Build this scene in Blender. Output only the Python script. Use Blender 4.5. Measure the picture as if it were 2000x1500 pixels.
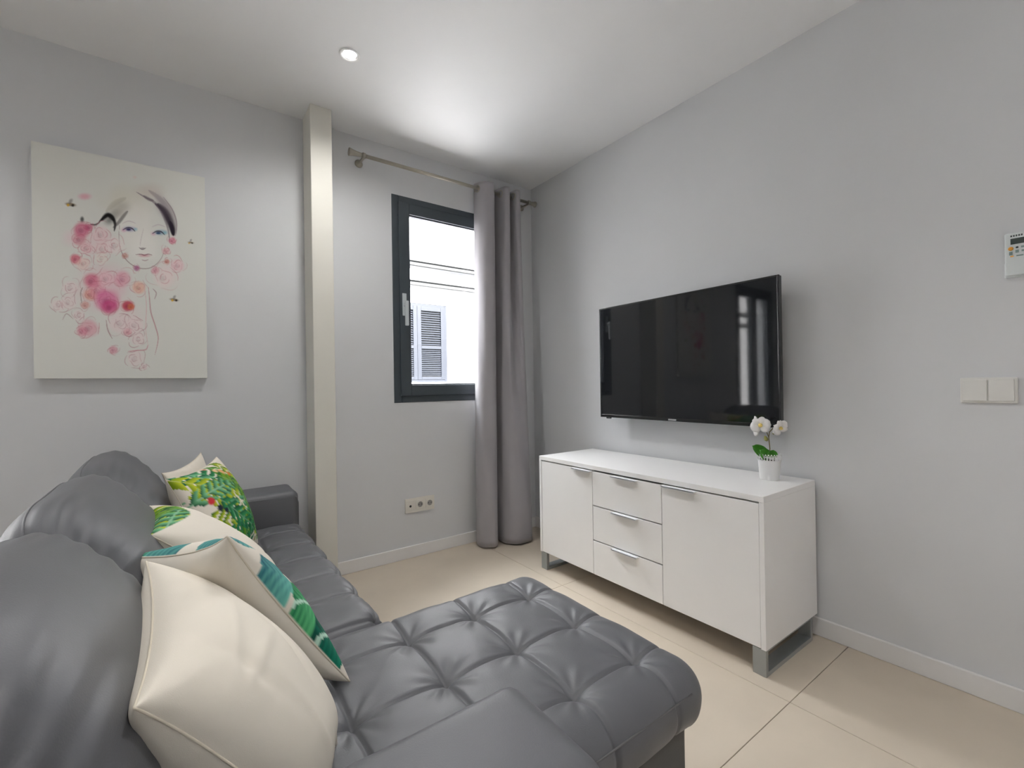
import bpy, bmesh, math, random
import numpy as np
from mathutils import Vector, Matrix
random.seed(4); RNG = np.random.default_rng(4)
sc = bpy.context.scene
COL = sc.collection
for o in list(bpy.data.objects):
    bpy.data.objects.remove(o)

# ------------------------------------------------------------------ camera
YAW, PITCH, ROLL, FPX, CAMZ = math.radians(36.05), math.radians(0.147), math.radians(-0.889), 884.4, 1.15
fw = Vector((math.sin(YAW) * math.cos(PITCH), math.cos(YAW) * math.cos(PITCH), math.sin(PITCH)))
rt = fw.cross(Vector((0, 0, 1))).normalized(); up = rt.cross(fw)
rt2 = rt * math.cos(ROLL) + up * math.sin(ROLL); up2 = -rt * math.sin(ROLL) + up * math.cos(ROLL)
cd = bpy.data.cameras.new('camera'); cam = bpy.data.objects.new('camera', cd); COL.objects.link(cam)
cd.sensor_width = 36; cd.lens = FPX / 2000 * 36; cd.clip_start = 0.02; cd.clip_end = 200
m = Matrix((rt2, up2, -fw)).transposed().to_4x4(); m.translation = (0, 0, CAMZ); cam.matrix_world = m
sc.camera = cam

# ------------------------------------------------------------------ world, sun, daylight, exposure
W, D, H = 2.317, 2.882, 2.742            # right wall, back wall, ceiling
XL, YF = -2.55, -2.3                     # left wall, front wall
world = bpy.data.worlds.new('sky'); sc.world = world; world.use_nodes = True
bg = world.node_tree.nodes['Background']; bg.inputs[0].default_value = (0.80, 0.90, 1.0, 1); bg.inputs[1].default_value = 0.25
sd = bpy.data.lights.new('sun', 'SUN'); so = bpy.data.objects.new('sun', sd); COL.objects.link(so)
sd.energy = 58; sd.angle = math.radians(2); sd.color = (1, 0.985, 0.98)
so.rotation_euler = Vector((-0.25, 0.66, -0.70)).to_track_quat('-Z', 'Y').to_euler()
def area(name, loc, target, sx, sy, power, col=(1, 1, 1), spread=180):
    l = bpy.data.lights.new(name, 'AREA'); l.shape = 'RECTANGLE'; l.size = sx; l.size_y = sy; l.energy = power; l.color = col; l.spread = math.radians(spread)
    o = bpy.data.objects.new(name, l); COL.objects.link(o); o.location = loc
    o.rotation_euler = (Vector(target) - Vector(loc)).to_track_quat('-Z', 'Y').to_euler()
    return o
# daylight of the lane outside the small window: open sky above it, sunlit paving below it
area('lane_sky_light', (0.9, D + 1.5, 4.2), (1.5, D, 1.8), 3.2, 1.6, 560, (0.90, 0.95, 1.0))
area('lane_paving_light', (0.75, D + 1.30, -0.45), (1.1, D + 0.3, 2.4), 4.6, 2.0, 112, (0.96, 0.98, 1.0), 160)
# added fill lamp outside the made-up door in the left wall
area('left_fill_light', (XL - 0.55, 0.65, 1.35), (0, 0.65, 1.25), 2.5, 2.2, 2, (0.92, 0.96, 1.0))
sc.view_settings.view_transform = 'Standard'
try: sc.view_settings.look = 'None'
except Exception: pass
sc.view_settings.gamma = 1; sc.view_settings.use_curve_mapping = False
sc.view_settings.exposure = 0.36
sc.cycles.use_denoising = True
try: sc.cycles.denoiser = 'OPENIMAGEDENOISE'
except Exception: pass
sc.cycles.use_adaptive_sampling = True; sc.cycles.adaptive_threshold = 0.02
sc.cycles.max_bounces = 8; sc.cycles.diffuse_bounces = 5; sc.cycles.glossy_bounces = 4
sc.cycles.transparent_max_bounces = 12; sc.cycles.sample_clamp_indirect = 20

# ------------------------------------------------------------------ helpers
def lin(c):
    c = np.asarray(c, float) / 255.0
    return np.where(c <= 0.04045, c / 12.92, ((c + 0.055) / 1.055) ** 2.4)
MATS = {}
def mat(name, col, rough=0.6, metal=0.0, noise=0.0, nscale=8.0, bump=0.0, bscale=60.0, spec=0.5, emit=None, estr=0, coat=0.0, sheen=0.0):
    if name in MATS: return MATS[name]
    mt = bpy.data.materials.new(name); mt.use_nodes = True; nt = mt.node_tree
    b = nt.nodes['Principled BSDF']; MATS[name] = mt
    b.inputs['Base Color'].default_value = (*col, 1); b.inputs['Roughness'].default_value = rough
    b.inputs['Metallic'].default_value = metal; b.inputs['Specular IOR Level'].default_value = spec
    b.inputs['Coat Weight'].default_value = coat; b.inputs['Coat Roughness'].default_value = 0.08
    b.inputs['Sheen Weight'].default_value = sheen
    if emit: b.inputs['Emission Color'].default_value = (*emit, 1); b.inputs['Emission Strength'].default_value = estr
    tc = nt.nodes.new('ShaderNodeTexCoord')
    if noise:
        n = nt.nodes.new('ShaderNodeTexNoise'); n.inputs['Scale'].default_value = nscale; n.inputs['Detail'].default_value = 5
        nt.links.new(tc.outputs['Object'], n.inputs['Vector'])
        r = nt.nodes.new('ShaderNodeMapRange'); r.inputs[1].default_value = 0.3; r.inputs[2].default_value = 0.7
        r.inputs[3].default_value = 1 - noise; r.inputs[4].default_value = 1 + noise
        nt.links.new(n.outputs['Fac'], r.inputs[0])
        mx = nt.nodes.new('ShaderNodeVectorMath'); mx.operation = 'SCALE'; mx.inputs[0].default_value = col
        nt.links.new(r.outputs[0], mx.inputs['Scale']); nt.links.new(mx.outputs[0], b.inputs['Base Color'])
    if bump:
        n2 = nt.nodes.new('ShaderNodeTexNoise'); n2.inputs['Scale'].default_value = bscale; n2.inputs['Detail'].default_value = 4
        nt.links.new(tc.outputs['Object'], n2.inputs['Vector'])
        bp = nt.nodes.new('ShaderNodeBump'); bp.inputs['Strength'].default_value = bump; bp.inputs['Distance'].default_value = 0.002
        nt.links.new(n2.outputs['Fac'], bp.inputs['Height']); nt.links.new(bp.outputs[0], b.inputs['Normal'])
    return mt
def attr_mat(name, rough=0.8, bump=0.15, bscale=900.0):
    mt = mat(name, (1, 1, 1), rough, bump=bump, bscale=bscale, spec=0.25); nt = mt.node_tree
    a = nt.nodes.new('ShaderNodeVertexColor'); a.layer_name = 'print'
    nt.links.new(a.outputs[0], nt.nodes['Principled BSDF'].inputs['Base Color'])
    return mt
def glass_mat(name, tint=(1, 1, 1)):
    mt = bpy.data.materials.new(name); mt.use_nodes = True; nt = mt.node_tree; nt.nodes.clear()
    out = nt.nodes.new('ShaderNodeOutputMaterial'); mix = nt.nodes.new('ShaderNodeMixShader')
    t = nt.nodes.new('ShaderNodeBsdfTransparent'); t.inputs[0].default_value = (*tint, 1)
    g = nt.nodes.new('ShaderNodeBsdfGlossy'); g.inputs['Roughness'].default_value = 0.02
    lw = nt.nodes.new('ShaderNodeLayerWeight'); lw.inputs[0].default_value = 0.5
    pw = nt.nodes.new('ShaderNodeMath'); pw.operation = 'POWER'; pw.inputs[1].default_value = 5; nt.links.new(lw.outputs['Facing'], pw.inputs[0])
    f = nt.nodes.new('ShaderNodeMath'); f.operation = 'MULTIPLY_ADD'; f.inputs[1].default_value = 0.96; f.inputs[2].default_value = 0.04; nt.links.new(pw.outputs[0], f.inputs[0])
    nt.links.new(f.outputs[0], mix.inputs[0]); nt.links.new(t.outputs[0], mix.inputs[1]); nt.links.new(g.outputs[0], mix.inputs[2])
    nt.links.new(mix.outputs[0], out.inputs[0]); MATS[name] = mt
    return mt

def link(name, me, mt, parent=None, smooth=False):
    o = bpy.data.objects.new(name, me); COL.objects.link(o)
    if mt: me.materials.append(mt)
    if smooth:
        me.polygons.foreach_set('use_smooth', [True] * len(me.polygons))
    if parent: o.parent = parent
    return o
def from_bm(name, bm, mt, parent=None, smooth=False, origin=None):
    if origin is not None:
        bmesh.ops.translate(bm, verts=bm.verts, vec=-Vector(origin))
    bmesh.ops.recalc_face_normals(bm, faces=bm.faces)
    me = bpy.data.meshes.new(name); bm.to_mesh(me); bm.free()
    o = link(name, me, mt, parent, smooth)
    if origin is not None: o.location = origin
    return o
def pyd(name, v, f, mt, parent=None, smooth=True):
    me = bpy.data.meshes.new(name); me.from_pydata([tuple(p) for p in v], [], [tuple(q) for q in f]); me.update()
    bm = bmesh.new(); bm.from_mesh(me); bmesh.ops.recalc_face_normals(bm, faces=bm.faces); bm.to_mesh(me); bm.free()
    return link(name, me, mt, parent, smooth)
def bbox(bm, lo, hi, bev=0.0, seg=2):
    lo, hi = [min(a, b) for a, b in zip(lo, hi)], [max(a, b) for a, b in zip(lo, hi)]
    r = bmesh.ops.create_cube(bm, size=1.0); vs = r['verts']
    for v in vs:
        v.co = Vector([lo[i] + (v.co[i] + 0.5) * (hi[i] - lo[i]) for i in range(3)])
    if bev:
        es = list({e for v in vs for e in v.link_edges})
        bmesh.ops.bevel(bm, geom=es, offset=bev, segments=seg, profile=0.5, affect='EDGES')
def box(name, lo, hi, mt, parent=None, bev=0.0, seg=2):
    bm = bmesh.new(); bbox(bm, lo, hi, bev, seg)
    return from_bm(name, bm, mt, parent)
def boxes(name, lst, mt, parent=None, bev=0.0):
    bm = bmesh.new()
    for lo, hi in lst: bbox(bm, lo, hi, bev)
    return from_bm(name, bm, mt, parent)
def frame_of(d):
    d = Vector(d).normalized(); a = Vector((0, 0, 1)) if abs(d.z) < 0.9 else Vector((1, 0, 0))
    x = d.cross(a).normalized(); return x, d.cross(x)
def lathe(name, base, axis, prof, mt, parent=None, n=24, caps=True, smooth=True):
    base = Vector(base); axis = Vector(axis).normalized(); x, y = frame_of(axis); v = []; f = []
    for (r, h) in prof:
        for k in range(n):
            a = 2 * math.pi * k / n; v.append(base + axis * h + (x * math.cos(a) + y * math.sin(a)) * r)
    for i in range(len(prof) - 1):
        for k in range(n):
            f.append((i * n + k, i * n + (k + 1) % n, (i + 1) * n + (k + 1) % n, (i + 1) * n + k))
    if caps:
        f.append(tuple(range(n))); f.append(tuple(range((len(prof) - 1) * n, len(prof) * n)))
    o = pyd(name, v, f, mt, parent, smooth)
    if smooth:
        for p in o.data.polygons:
            if len(p.vertices) > 4: p.use_smooth = False
    return o
def tube(name, pts, r, mt, parent=None, n=8):
    pts = [Vector(p) for p in pts]; rr = r if isinstance(r, (list, tuple)) else [r] * len(pts); v = []; f = []
    ref = None
    for i, p in enumerate(pts):
        d = (pts[min(i + 1, len(pts) - 1)] - pts[max(i - 1, 0)]).normalized()
        if ref is None: x, y = frame_of(d)
        else:
            x = (ref - d * ref.dot(d)).normalized(); y = d.cross(x)
        ref = x
        for k in range(n):
            a = 2 * math.pi * k / n; v.append(p + (x * math.cos(a) + y * math.sin(a)) * rr[i])
    for i in range(len(pts) - 1):
        for k in range(n):
            f.append((i * n + k, i * n + (k + 1) % n, (i + 1) * n + (k + 1) % n, (i + 1) * n + k))
    f.append(tuple(range(n))); f.append(tuple(range((len(pts) - 1) * n, len(pts) * n)))
    return pyd(name, v, f, mt, parent)
def grid_faces(ny, nx, off=0):
    i, j = np.meshgrid(np.arange(ny - 1), np.arange(nx - 1), indexing='ij')
    a = off + i * nx + j
    return np.stack([a, a + 1, a + nx + 1, a + nx], -1).reshape(-1, 4)
def thing(name, label, cat, loc=(0, 0, 0), group=None, kind=None):
    o = bpy.data.objects.new(name, None); COL.objects.link(o); o.location = loc; o.empty_display_size = 0.1
    return tag(o, label, cat, group, kind)
def tag(o, label, cat, group=None, kind=None):
    o['label'] = label; o['category'] = cat
    if group: o['group'] = group
    if kind: o['kind'] = kind
    return o
def adopt(root):
    """children were built in world coordinates: keep them there under a root that stands at its own base"""
    bpy.context.view_layer.update()
    inv = Matrix.Translation(-root.location)
    for c in root.children:
        c.matrix_parent_inverse = inv
    return root
def struct(o, label, cat):
    return tag(o, label, cat, kind='structure')

# ------------------------------------------------------------------ materials
M_wall = mat('white wall paint', (0.660, 0.667, 0.680), 0.75, noise=0.012, nscale=3, bump=0.05, bscale=180, spec=0.3)
M_ceil = mat('white ceiling paint', (0.80, 0.805, 0.815), 0.8, noise=0.01, nscale=3, bump=0.04, bscale=180, spec=0.2)
M_pillar = mat('cream pillar paint', (0.72, 0.70, 0.635), 0.7, noise=0.01, spec=0.3)
M_base = mat('white skirting lacquer', (0.78, 0.77, 0.76), 0.4, noise=0.01)
M_tile = mat('beige porcelain tile', (0.585, 0.51, 0.415), 0.42, noise=0.05, nscale=3.5, bump=0.03, bscale=90, spec=0.4)
M_grout = mat('tile grout', (0.46, 0.395, 0.315), 0.9, noise=0.05)
M_leather = mat('dark grey leather', (0.114, 0.117, 0.127), 0.45, noise=0.05, nscale=5, bump=0.16, bscale=420, spec=0.48)
M_leather2 = mat('charcoal leather base', (0.075, 0.075, 0.074), 0.55, noise=0.05, nscale=5, bump=0.2, bscale=420, spec=0.4)
M_stitch = mat('grey seam thread', (0.13, 0.13, 0.13), 0.6)
M_lacq = mat('white high gloss lacquer', (0.88, 0.87, 0.86), 0.30, noise=0.006, spec=0.5)
M_steel = mat('grey satin steel', (0.36, 0.38, 0.38), 0.42, 0.55, noise=0.03, nscale=20)
M_handle = mat('brushed aluminium handle', (0.80, 0.82, 0.84), 0.4, 0.15, noise=0.02, nscale=40)
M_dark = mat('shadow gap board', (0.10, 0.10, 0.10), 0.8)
M_alu = mat('anthracite window frame', (0.045, 0.058, 0.070), 0.42, noise=0.03, nscale=15, spec=0.5)
M_whandle = mat('light grey window handle', (0.52, 0.56, 0.58), 0.4)
M_rod = mat('satin nickel curtain rod', (0.40, 0.37, 0.31), 0.35, 0.8, noise=0.04, nscale=30)
M_curt = mat('grey curtain cloth', (0.36, 0.345, 0.36), 0.85, noise=0.03, nscale=6, bump=0.12, bscale=700, spec=0.2, sheen=0.2)
M_tv = mat('black television plastic', (0.012, 0.013, 0.014), 0.25, noise=0.02)
M_screen = mat('glossy dark screen', (0.012, 0.013, 0.015), 0.045, noise=0.01, spec=0.5)
M_badge = mat('silver badge', (0.5, 0.52, 0.53), 0.4, 0.4)
M_plastic = mat('white switch plastic', (0.72, 0.71, 0.68), 0.4, noise=0.006)
M_cream_plastic = mat('ivory socket plastic', (0.72, 0.69, 0.63), 0.45, noise=0.006)
M_hole = mat('socket recess grey', (0.28, 0.27, 0.26), 0.6)
M_black = mat('black hole', (0.01, 0.01, 0.01), 0.7)
M_lcd = mat('remote display', (0.05, 0.065, 0.06), 0.25)
M_orange = mat('orange rubber button', (0.75, 0.33, 0.03), 0.5)
M_teal = mat('grey green print', (0.22, 0.30, 0.29), 0.6)
M_remote = mat('white remote plastic', (0.66, 0.70, 0.70), 0.4, noise=0.006)
M_facade = mat('white rendered facade', (0.62, 0.62, 0.625), 0.9, noise=0.02, nscale=2)
M_cornice = mat('cornice with painted shade', (0.046, 0.048, 0.048), 0.9, noise=0.03)  # dark base colour stands in for the shade under the cornice overhang
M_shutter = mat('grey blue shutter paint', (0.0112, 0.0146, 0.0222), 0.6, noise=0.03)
M_street = mat('pale lane paving', (0.6, 0.58, 0.55), 0.9, noise=0.06)
M_pot = mat('white enamelled pot', (0.80, 0.80, 0.80), 0.35, noise=0.006)
M_leaf = mat('orchid leaf green', (0.055, 0.27, 0.02), 0.4, noise=0.25, nscale=40)
M_stem = mat('orchid stem', (0.20, 0.15, 0.05), 0.6, noise=0.1)
M_petal = mat('white orchid petal', (0.80, 0.78, 0.77), 0.6, noise=0.02, nscale=80)
M_lip = mat('yellow orchid lip', (0.80, 0.62, 0.18), 0.6, noise=0.1, nscale=80)
M_bud = mat('olive orchid bud', (0.30, 0.29, 0.08), 0.6, noise=0.1)
M_soil = mat('dark moss', (0.03, 0.035, 0.02), 0.9, noise=0.2, nscale=60)
M_lampw = mat('white lamp ring', (0.85, 0.85, 0.85), 0.4)
M_bulb = mat('lit lamp lens', (1, 1, 1), 0.5, emit=(1.0, 0.98, 0.94), estr=14)
M_glass = glass_mat('window glass')
M_seam = mat('cream cushion seam', (0.66, 0.60, 0.49), 0.8)
M_print = attr_mat('printed cotton')
M_canvas = attr_mat('printed canvas', 0.75, 0.1, 700)
M_canvas_side = mat('plain canvas wrap', (0.62, 0.61, 0.58), 0.8, bump=0.1, bscale=700)

# ------------------------------------------------------------------ room shell
# floor of large tiles
fl = struct(boxes('floor', [((XL - .3, YF - .3, -0.12), (W + .3, D + .3, -0.006))], M_grout), 'pale beige floor of large square tiles with thin joints', 'floor')
TS, GX, GY, J = 1.2, 1.745, 0.738, 0.0011
tile_me = {}
for ix in range(-5, 3):
    for iy in range(-4, 4):
        x0, x1 = max(GX + ix * TS, XL), min(GX + (ix + 1) * TS, W); y0, y1 = max(GY + iy * TS, YF), min(GY + (iy + 1) * TS, D)
        if x1 - x0 < .02 or y1 - y0 < .02: continue
        box('tile', (x0 + J, y0 + J, -0.0055), (x1 - J, y1 - J, 0.0), M_tile, fl, bev=0.0008, seg=1)
# ceiling with a square cut-out for the recessed lamp
LAMPS = [(0.664, 2.19), (0.664, 0.62), (0.664, -0.95), (-1.05, 2.19), (-1.05, 0.62)]; LH = 0.030
xs = sorted({XL - .3, W + .3} | {p[0] + q for p in LAMPS for q in (-LH, LH)}); ys = sorted({YF - .3, D + .3} | {p[1] + q for p in LAMPS for q in (-LH, LH)})
cells = []
for i in range(len(xs) - 1):
    for j in range(len(ys) - 1):
        hole = any(abs((xs[i] + xs[i + 1]) / 2 - p[0]) < .01 and abs((ys[j] + ys[j + 1]) / 2 - p[1]) < .01 for p in LAMPS)
        cells.append(((xs[i], ys[j], H + (.1 if hole else 0)), (xs[i + 1], ys[j + 1], H + .2)))
struct(boxes('ceiling', cells, M_ceil), 'smooth white painted ceiling', 'ceiling')
WX0, WX1, WZ0, WZ1 = 1.132, 1.985, 1.044, 2.432          # small window
BX0, BX1, BZ1 = -2.10, -1.14, 2.36                       # balcony door in the back wall
T = 0.25
struct(boxes('wall_back', [((XL - .3, D, 0), (BX0, D + T, H)), ((BX0, D, BZ1), (BX1, D + T, H)), ((BX1, D, 0), (WX0, D + T, H)),
    ((WX0, D, 0), (WX1, D + T, WZ0)), ((WX0, D, WZ1), (WX1, D + T, H)), ((WX1, D, 0), (W + .3, D + T, H))], M_wall),
    'white painted wall holding the picture and the small window', 'wall')
struct(box('wall_right', (W, YF - .3, 0), (W + .25, D + T, H), M_wall), 'white painted wall behind the television', 'wall')
LY0, LY1 = -0.75, 2.05                                    # wide unseen door added in the left wall for fill light
struct(boxes('wall_left', [((XL - .25, YF - .3, 0), (XL, LY0, H)), ((XL - .25, LY1, 0), (XL, D, H)), ((XL - .25, LY0, BZ1), (XL, LY1, H))], M_wall),
    'white painted wall with a wide glazed door added for fill light', 'wall')
struct(box('wall_front', (XL, YF - .25, 0), (W, YF, H), M_wall), 'white painted wall facing the window wall', 'wall')
PX0, PX1, PY = 0.592, 0.708, 2.688
struct(box('wall_pillar', (PX0, PY, 0), (PX1, D, H), M_pillar, bev=0.004), 'slim cream pillar between the picture and the window', 'pillar')
BB = 0.080
struct(boxes('baseboard_back', [((PX1, D - .014, 0.0), (W - .014, D, BB)), ((BX1, D - .014, 0.0), (PX0, D, BB))], M_base, bev=0.003), 'white skirting board along the window wall', 'skirting')
struct(box('baseboard_right', (W - .014, YF, 0.0), (W, D, BB), M_base, bev=0.003), 'white skirting board along the television wall', 'skirting')

# small window
w1 = struct(thing('window_1', '', 'window', (WX0, D, WZ0)), 'small window with anthracite frame half covered by the grey curtain', 'window')
def ring(name, x0, x1, z0, z1, t, y0, y1, mt, parent, bev=0.003):
    return boxes(name, [((x0, y0, z0), (x0 + t, y1, z1)), ((x1 - t, y0, z0), (x1, y1, z1)), ((x0 + t, y0, z0), (x1 - t, y1, z0 + t)), ((x0 + t, y0, z1 - t), (x1 - t, y1, z1))], mt, parent, bev)
ring('window_frame', WX0, WX1, WZ0, WZ1, 0.050, D - 0.004, D + 0.075, M_alu, w1)
sx0, sx1, sz0, sz1 = WX0 + .044, WX1 - .044, WZ0 + .044, WZ1 - .044
sash = ring('sash', sx0, sx1, sz0, sz1, 0.074, D - 0.016, D + 0.05, M_alu, w1)
ring('glazing_bead', sx0 + .070, sx1 - .070, sz0 + .070, sz1 - .070, 0.012, D + 0.0, D + 0.03, M_alu, w1, 0.002)
box('pane', (sx0 + .07, D + .018, sz0 + .07), (sx1 - .07, D + .022, sz1 - .07), M_glass, w1)
hx = sx0 + 0.030
box('handle_plate', (hx - .015, D - .022, 1.625), (hx + .015, D - .016, 1.775), M_whandle, w1, 0.003)
hd = boxes('handle', [((hx - .010, D - .055, 1.685), (hx + .010, D - .022, 1.712)), ((hx - .012, D - .066, 1.555), (hx + .012, D - .050, 1.720))], M_whandle, w1, 0.004)
adopt(w1)
# balcony door mirrored in the television, and a left one added for fill light
def balcony(name, label, horizontal, a0, a1, p, z1, n):
    r = struct(thing(name, '', 'door', ((a0 + a1) / 2, p, 0) if horizontal else (p, (a0 + a1) / 2, 0)), label, 'door')
    def b(nm, lst, mt, bev=0.0):
        q = []
        for (u0, d0, z0), (u1, d1, z1_) in lst:
            q.append(((u0, p + d0, z0), (u1, p + d1, z1_)) if horizontal else ((p - d0, u0, z0), (p - d1, u1, z1_)))
        return boxes(nm, q, mt, r, bev)
    t = .05
    b('door_frame', [((a0, 0, 0), (a0 + t, .08, z1)), ((a1 - t, 0, 0), (a1, .08, z1)), ((a0 + t, 0, z1 - t), (a1 - t, .08, z1)), ((a0 + t, 0, 0), (a1 - t, .08, .03))], M_alu)
    w = (a1 - a0 - 2 * t) / n
    for k in range(n):
        c0, c1 = a0 + t + k * w, a0 + t + (k + 1) * w
        b('sash', [((c0, .01, .03), (c0 + .07, .07, z1 - t)), ((c1 - .07, .01, .03), (c1, .07, z1 - t)), ((c0 + .07, .01, .03), (c1 - .07, .07, .13)), ((c0 + .07, .01, z1 - t - .08), (c1 - .07, .07, z1 - t))], M_alu)
        b('pane', [((c0 + .07, .035, .13), (c1 - .07, .04, z1 - t - .08))], M_glass)
    return adopt(r)
balcony('door_1', 'glazed balcony door in the picture wall', True, BX0, BX1, D, BZ1, 2)
balcony('door_2', 'wide glazed door added in the left wall for fill light', False, LY0, LY1, XL, BZ1, 3)

# ------------------------------------------------------------------ the house across the lane
FY = 5.5
nb = thing('neighbouring_house', 'sunlit white house across the lane seen through the small window', 'building', (2.6, FY, -3))
box('wall', (-16, FY, -3), (9, FY + .3, 6), M_facade, nb)
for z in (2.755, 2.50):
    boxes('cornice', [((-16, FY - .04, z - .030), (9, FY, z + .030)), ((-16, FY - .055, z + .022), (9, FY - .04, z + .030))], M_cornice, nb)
SX0, SX1, SZ0, SZ1 = 2.045, 2.905, 1.205, 2.235
ring('window_surround', SX0 - .115, SX1 + .115, SZ0 - .115, SZ1 + .115, 0.115, FY - .03, FY, M_facade, nb)
box('window_sill', (SX0 - .15, FY - .10, SZ0 - .05), (SX1 + .15, FY, SZ0 - .005), M_facade, nb, 0.005)
ring('shutter_frame', SX0, SX1, SZ0, SZ1, 0.035, FY - .025, FY + .01, M_shutter, nb)
slat_me = None
for k, (a0, a1) in enumerate(((SX0 + .035, 2.474), (2.476, SX1 - .035))):
    mid = SZ0 + .46
    sh = boxes('shutter', [((a0, FY - .03, SZ0 + .035), (a0 + .055, FY, SZ1 - .035)), ((a1 - .055, FY - .03, SZ0 + .035), (a1, FY, SZ1 - .035)),
        ((a0 + .055, FY - .03, SZ0 + .035), (a1 - .055, FY, SZ0 + .075)), ((a0 + .055, FY - .03, SZ1 - .09), (a1 - .055, FY, SZ1 - .035)), ((a0 + .055, FY - .03, mid - .02), (a1 - .055, FY, mid + .02))], M_shutter, nb, 0.002)
    box('backing', (a0 + .05, FY - .002, SZ0 + .06), (a1 - .05, FY + .001, SZ1 - .06), M_dark, sh)
    wd = a1 - a0 - .11
    if slat_me is None:
        bm = bmesh.new(); bbox(bm, (-wd / 2, -.013, -.003), (wd / 2, .013, .003))
        bmesh.ops.rotate(bm, verts=bm.verts, cent=(0, 0, 0), matrix=Matrix.Rotation(math.radians(38), 3, 'X'))
        slat_me = bpy.data.meshes.new('slat'); bm.to_mesh(slat_me); bm.free(); slat_me.materials.append(M_shutter)
    for (z0, z1, n) in ((SZ0 + .085, mid - .025, 14), (mid + .025, SZ1 - .095, 15)):
        for i in range(n):
            s = bpy.data.objects.new('slat', slat_me); COL.objects.link(s); s.parent = sh
            s.location = ((a0 + a1) / 2, FY - .014, z0 + (i + .5) * (z1 - z0) / n)
adopt(nb)
tag(box('lane', (-8, D + .3, -3.2), (10, FY, -3.0), M_street), 'pale sunlit paving of the lane below the window', 'street', kind='structure')

# ------------------------------------------------------------------ sideboard
CX, CB, CY0, CY1, CZ0, CZ1 = 1.812, 2.292, 0.848, 2.212, 0.105, 0.703
sb = thing('sideboard', 'long white gloss sideboard under the television with two doors and three drawers', 'sideboard', ((CX + CB) / 2, (CY0 + CY1) / 2, 0))
box('top_panel', (CX, CY0, CZ1 - .024), (CB, CY1, CZ1), M_lacq, sb, 0.0015)
box('side_panel', (CX, CY0, CZ0), (CB, CY0 + .019, CZ1 - .0242), M_lacq, sb, 0.0012)
box('side_panel', (CX, CY1 - .019, CZ0), (CB, CY1, CZ1 - .0242), M_lacq, sb, 0.0012)
box('bottom_panel', (CX + .022, CY0 + .0195, CZ0), (CB, CY1 - .0195, CZ0 + .018), M_lacq, sb)
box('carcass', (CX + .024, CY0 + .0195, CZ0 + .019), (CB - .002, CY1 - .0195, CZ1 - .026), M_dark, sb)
g = 0.0016
def front(kind, y0, y1, z0, z1, h0, h1):
    d = box(kind, (CX + .002, y0 + g, z0 + g), (CX + .0225, y1 - g, z1 - g), M_lacq, sb, 0.0012)
    boxes('handle', [((CX - .020, h0, z1 - .0065), (CX + .004, h1, z1 - .0035)), ((CX - .020, h0, z1 - .0095), (CX - .0178, h1, z1 - .0035))], M_handle, d)
    return d
zt, zb = CZ1 - .029, CZ0 + .001
front('door', 1.757, CY1 - .0195, zb, zt, 1.765, 1.905)
front('door', CY0 + .0195, 1.313, zb, zt, 1.135, 1.303)
hgt = (zt - zb) / 3
for i in range(3):
    front('drawer', 1.313, 1.757, zb + i * hgt, zb + (i + 1) * hgt - .003, 1.452, 1.612)
for y0 in (CY0 + .002, CY1 - .058):
    t = .018
    boxes('leg', [((CX + .003, y0, 0.0), (CX + .003 + t, y0 + .052, CZ0)), ((CX + .432 - t, y0, 0.0), (CX + .432, y0 + .052, CZ0)),
        ((CX + .003 + t, y0, 0.0), (CX + .432 - t, y0 + .052, t)), ((CX + .003 + t, y0, CZ0 - .008), (CX + .432 - t, y0 + .052, CZ0))], M_steel, sb, 0.001)
adopt(sb)

# ------------------------------------------------------------------ television
TX, TY0, TY1, TZ0, TZ1 = 2.190, 0.943, 2.038, 0.936, 1.634
tv = thing('television', 'black flat television mounted on the white wall above the sideboard', 'television', (TX + .03, (TY0 + TY1) / 2, TZ0))
ring2 = [((TX, TY0, TZ0), (TX + .012, TY0 + .009, TZ1)), ((TX, TY1 - .009, TZ0), (TX + .012, TY1, TZ1)), ((TX, TY0 + .009, TZ0), (TX + .012, TY1 - .009, TZ0 + .018)), ((TX, TY0 + .009, TZ1 - .009), (TX + .012, TY1 - .009, TZ1))]
boxes('bezel', ring2, M_tv, tv, 0.0015)
box('screen', (TX + .0018, TY0 + .008, TZ0 + .017), (TX + .010, TY1 - .008, TZ1 - .008), M_screen, tv)
bm = bmesh.new(); bbox(bm, (TX + .012, TY0 + .001, TZ0 + .001), (TX + .032, TY1 - .001, TZ1 - .001), 0.003); bbox(bm, (TX + .032, TY0 + .14, TZ0 + .05), (TX + .066, TY1 - .14, TZ0 + .44), 0.01)
from_bm('housing', bm, M_tv, tv)
box('badge', (TX - .0012, 1.482, TZ0 + .0045), (TX + .001, 1.532, TZ0 + .0125), M_badge, tv)
box('sensor', (TX + .002, 1.955, TZ0 - .008), (TX + .012, 1.992, TZ0 + .001), M_tv, tv, 0.002)
boxes('wall_bracket', [((TX + .06, 1.3, 1.12), (W - .003, 1.36, 1.42)), ((TX + .06, 1.62, 1.12), (W - .003, 1.68, 1.42)), ((W - .02, 1.2, 1.2), (W - .001, 1.78, 1.34))], M_tv, tv)
adopt(tv)

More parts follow.
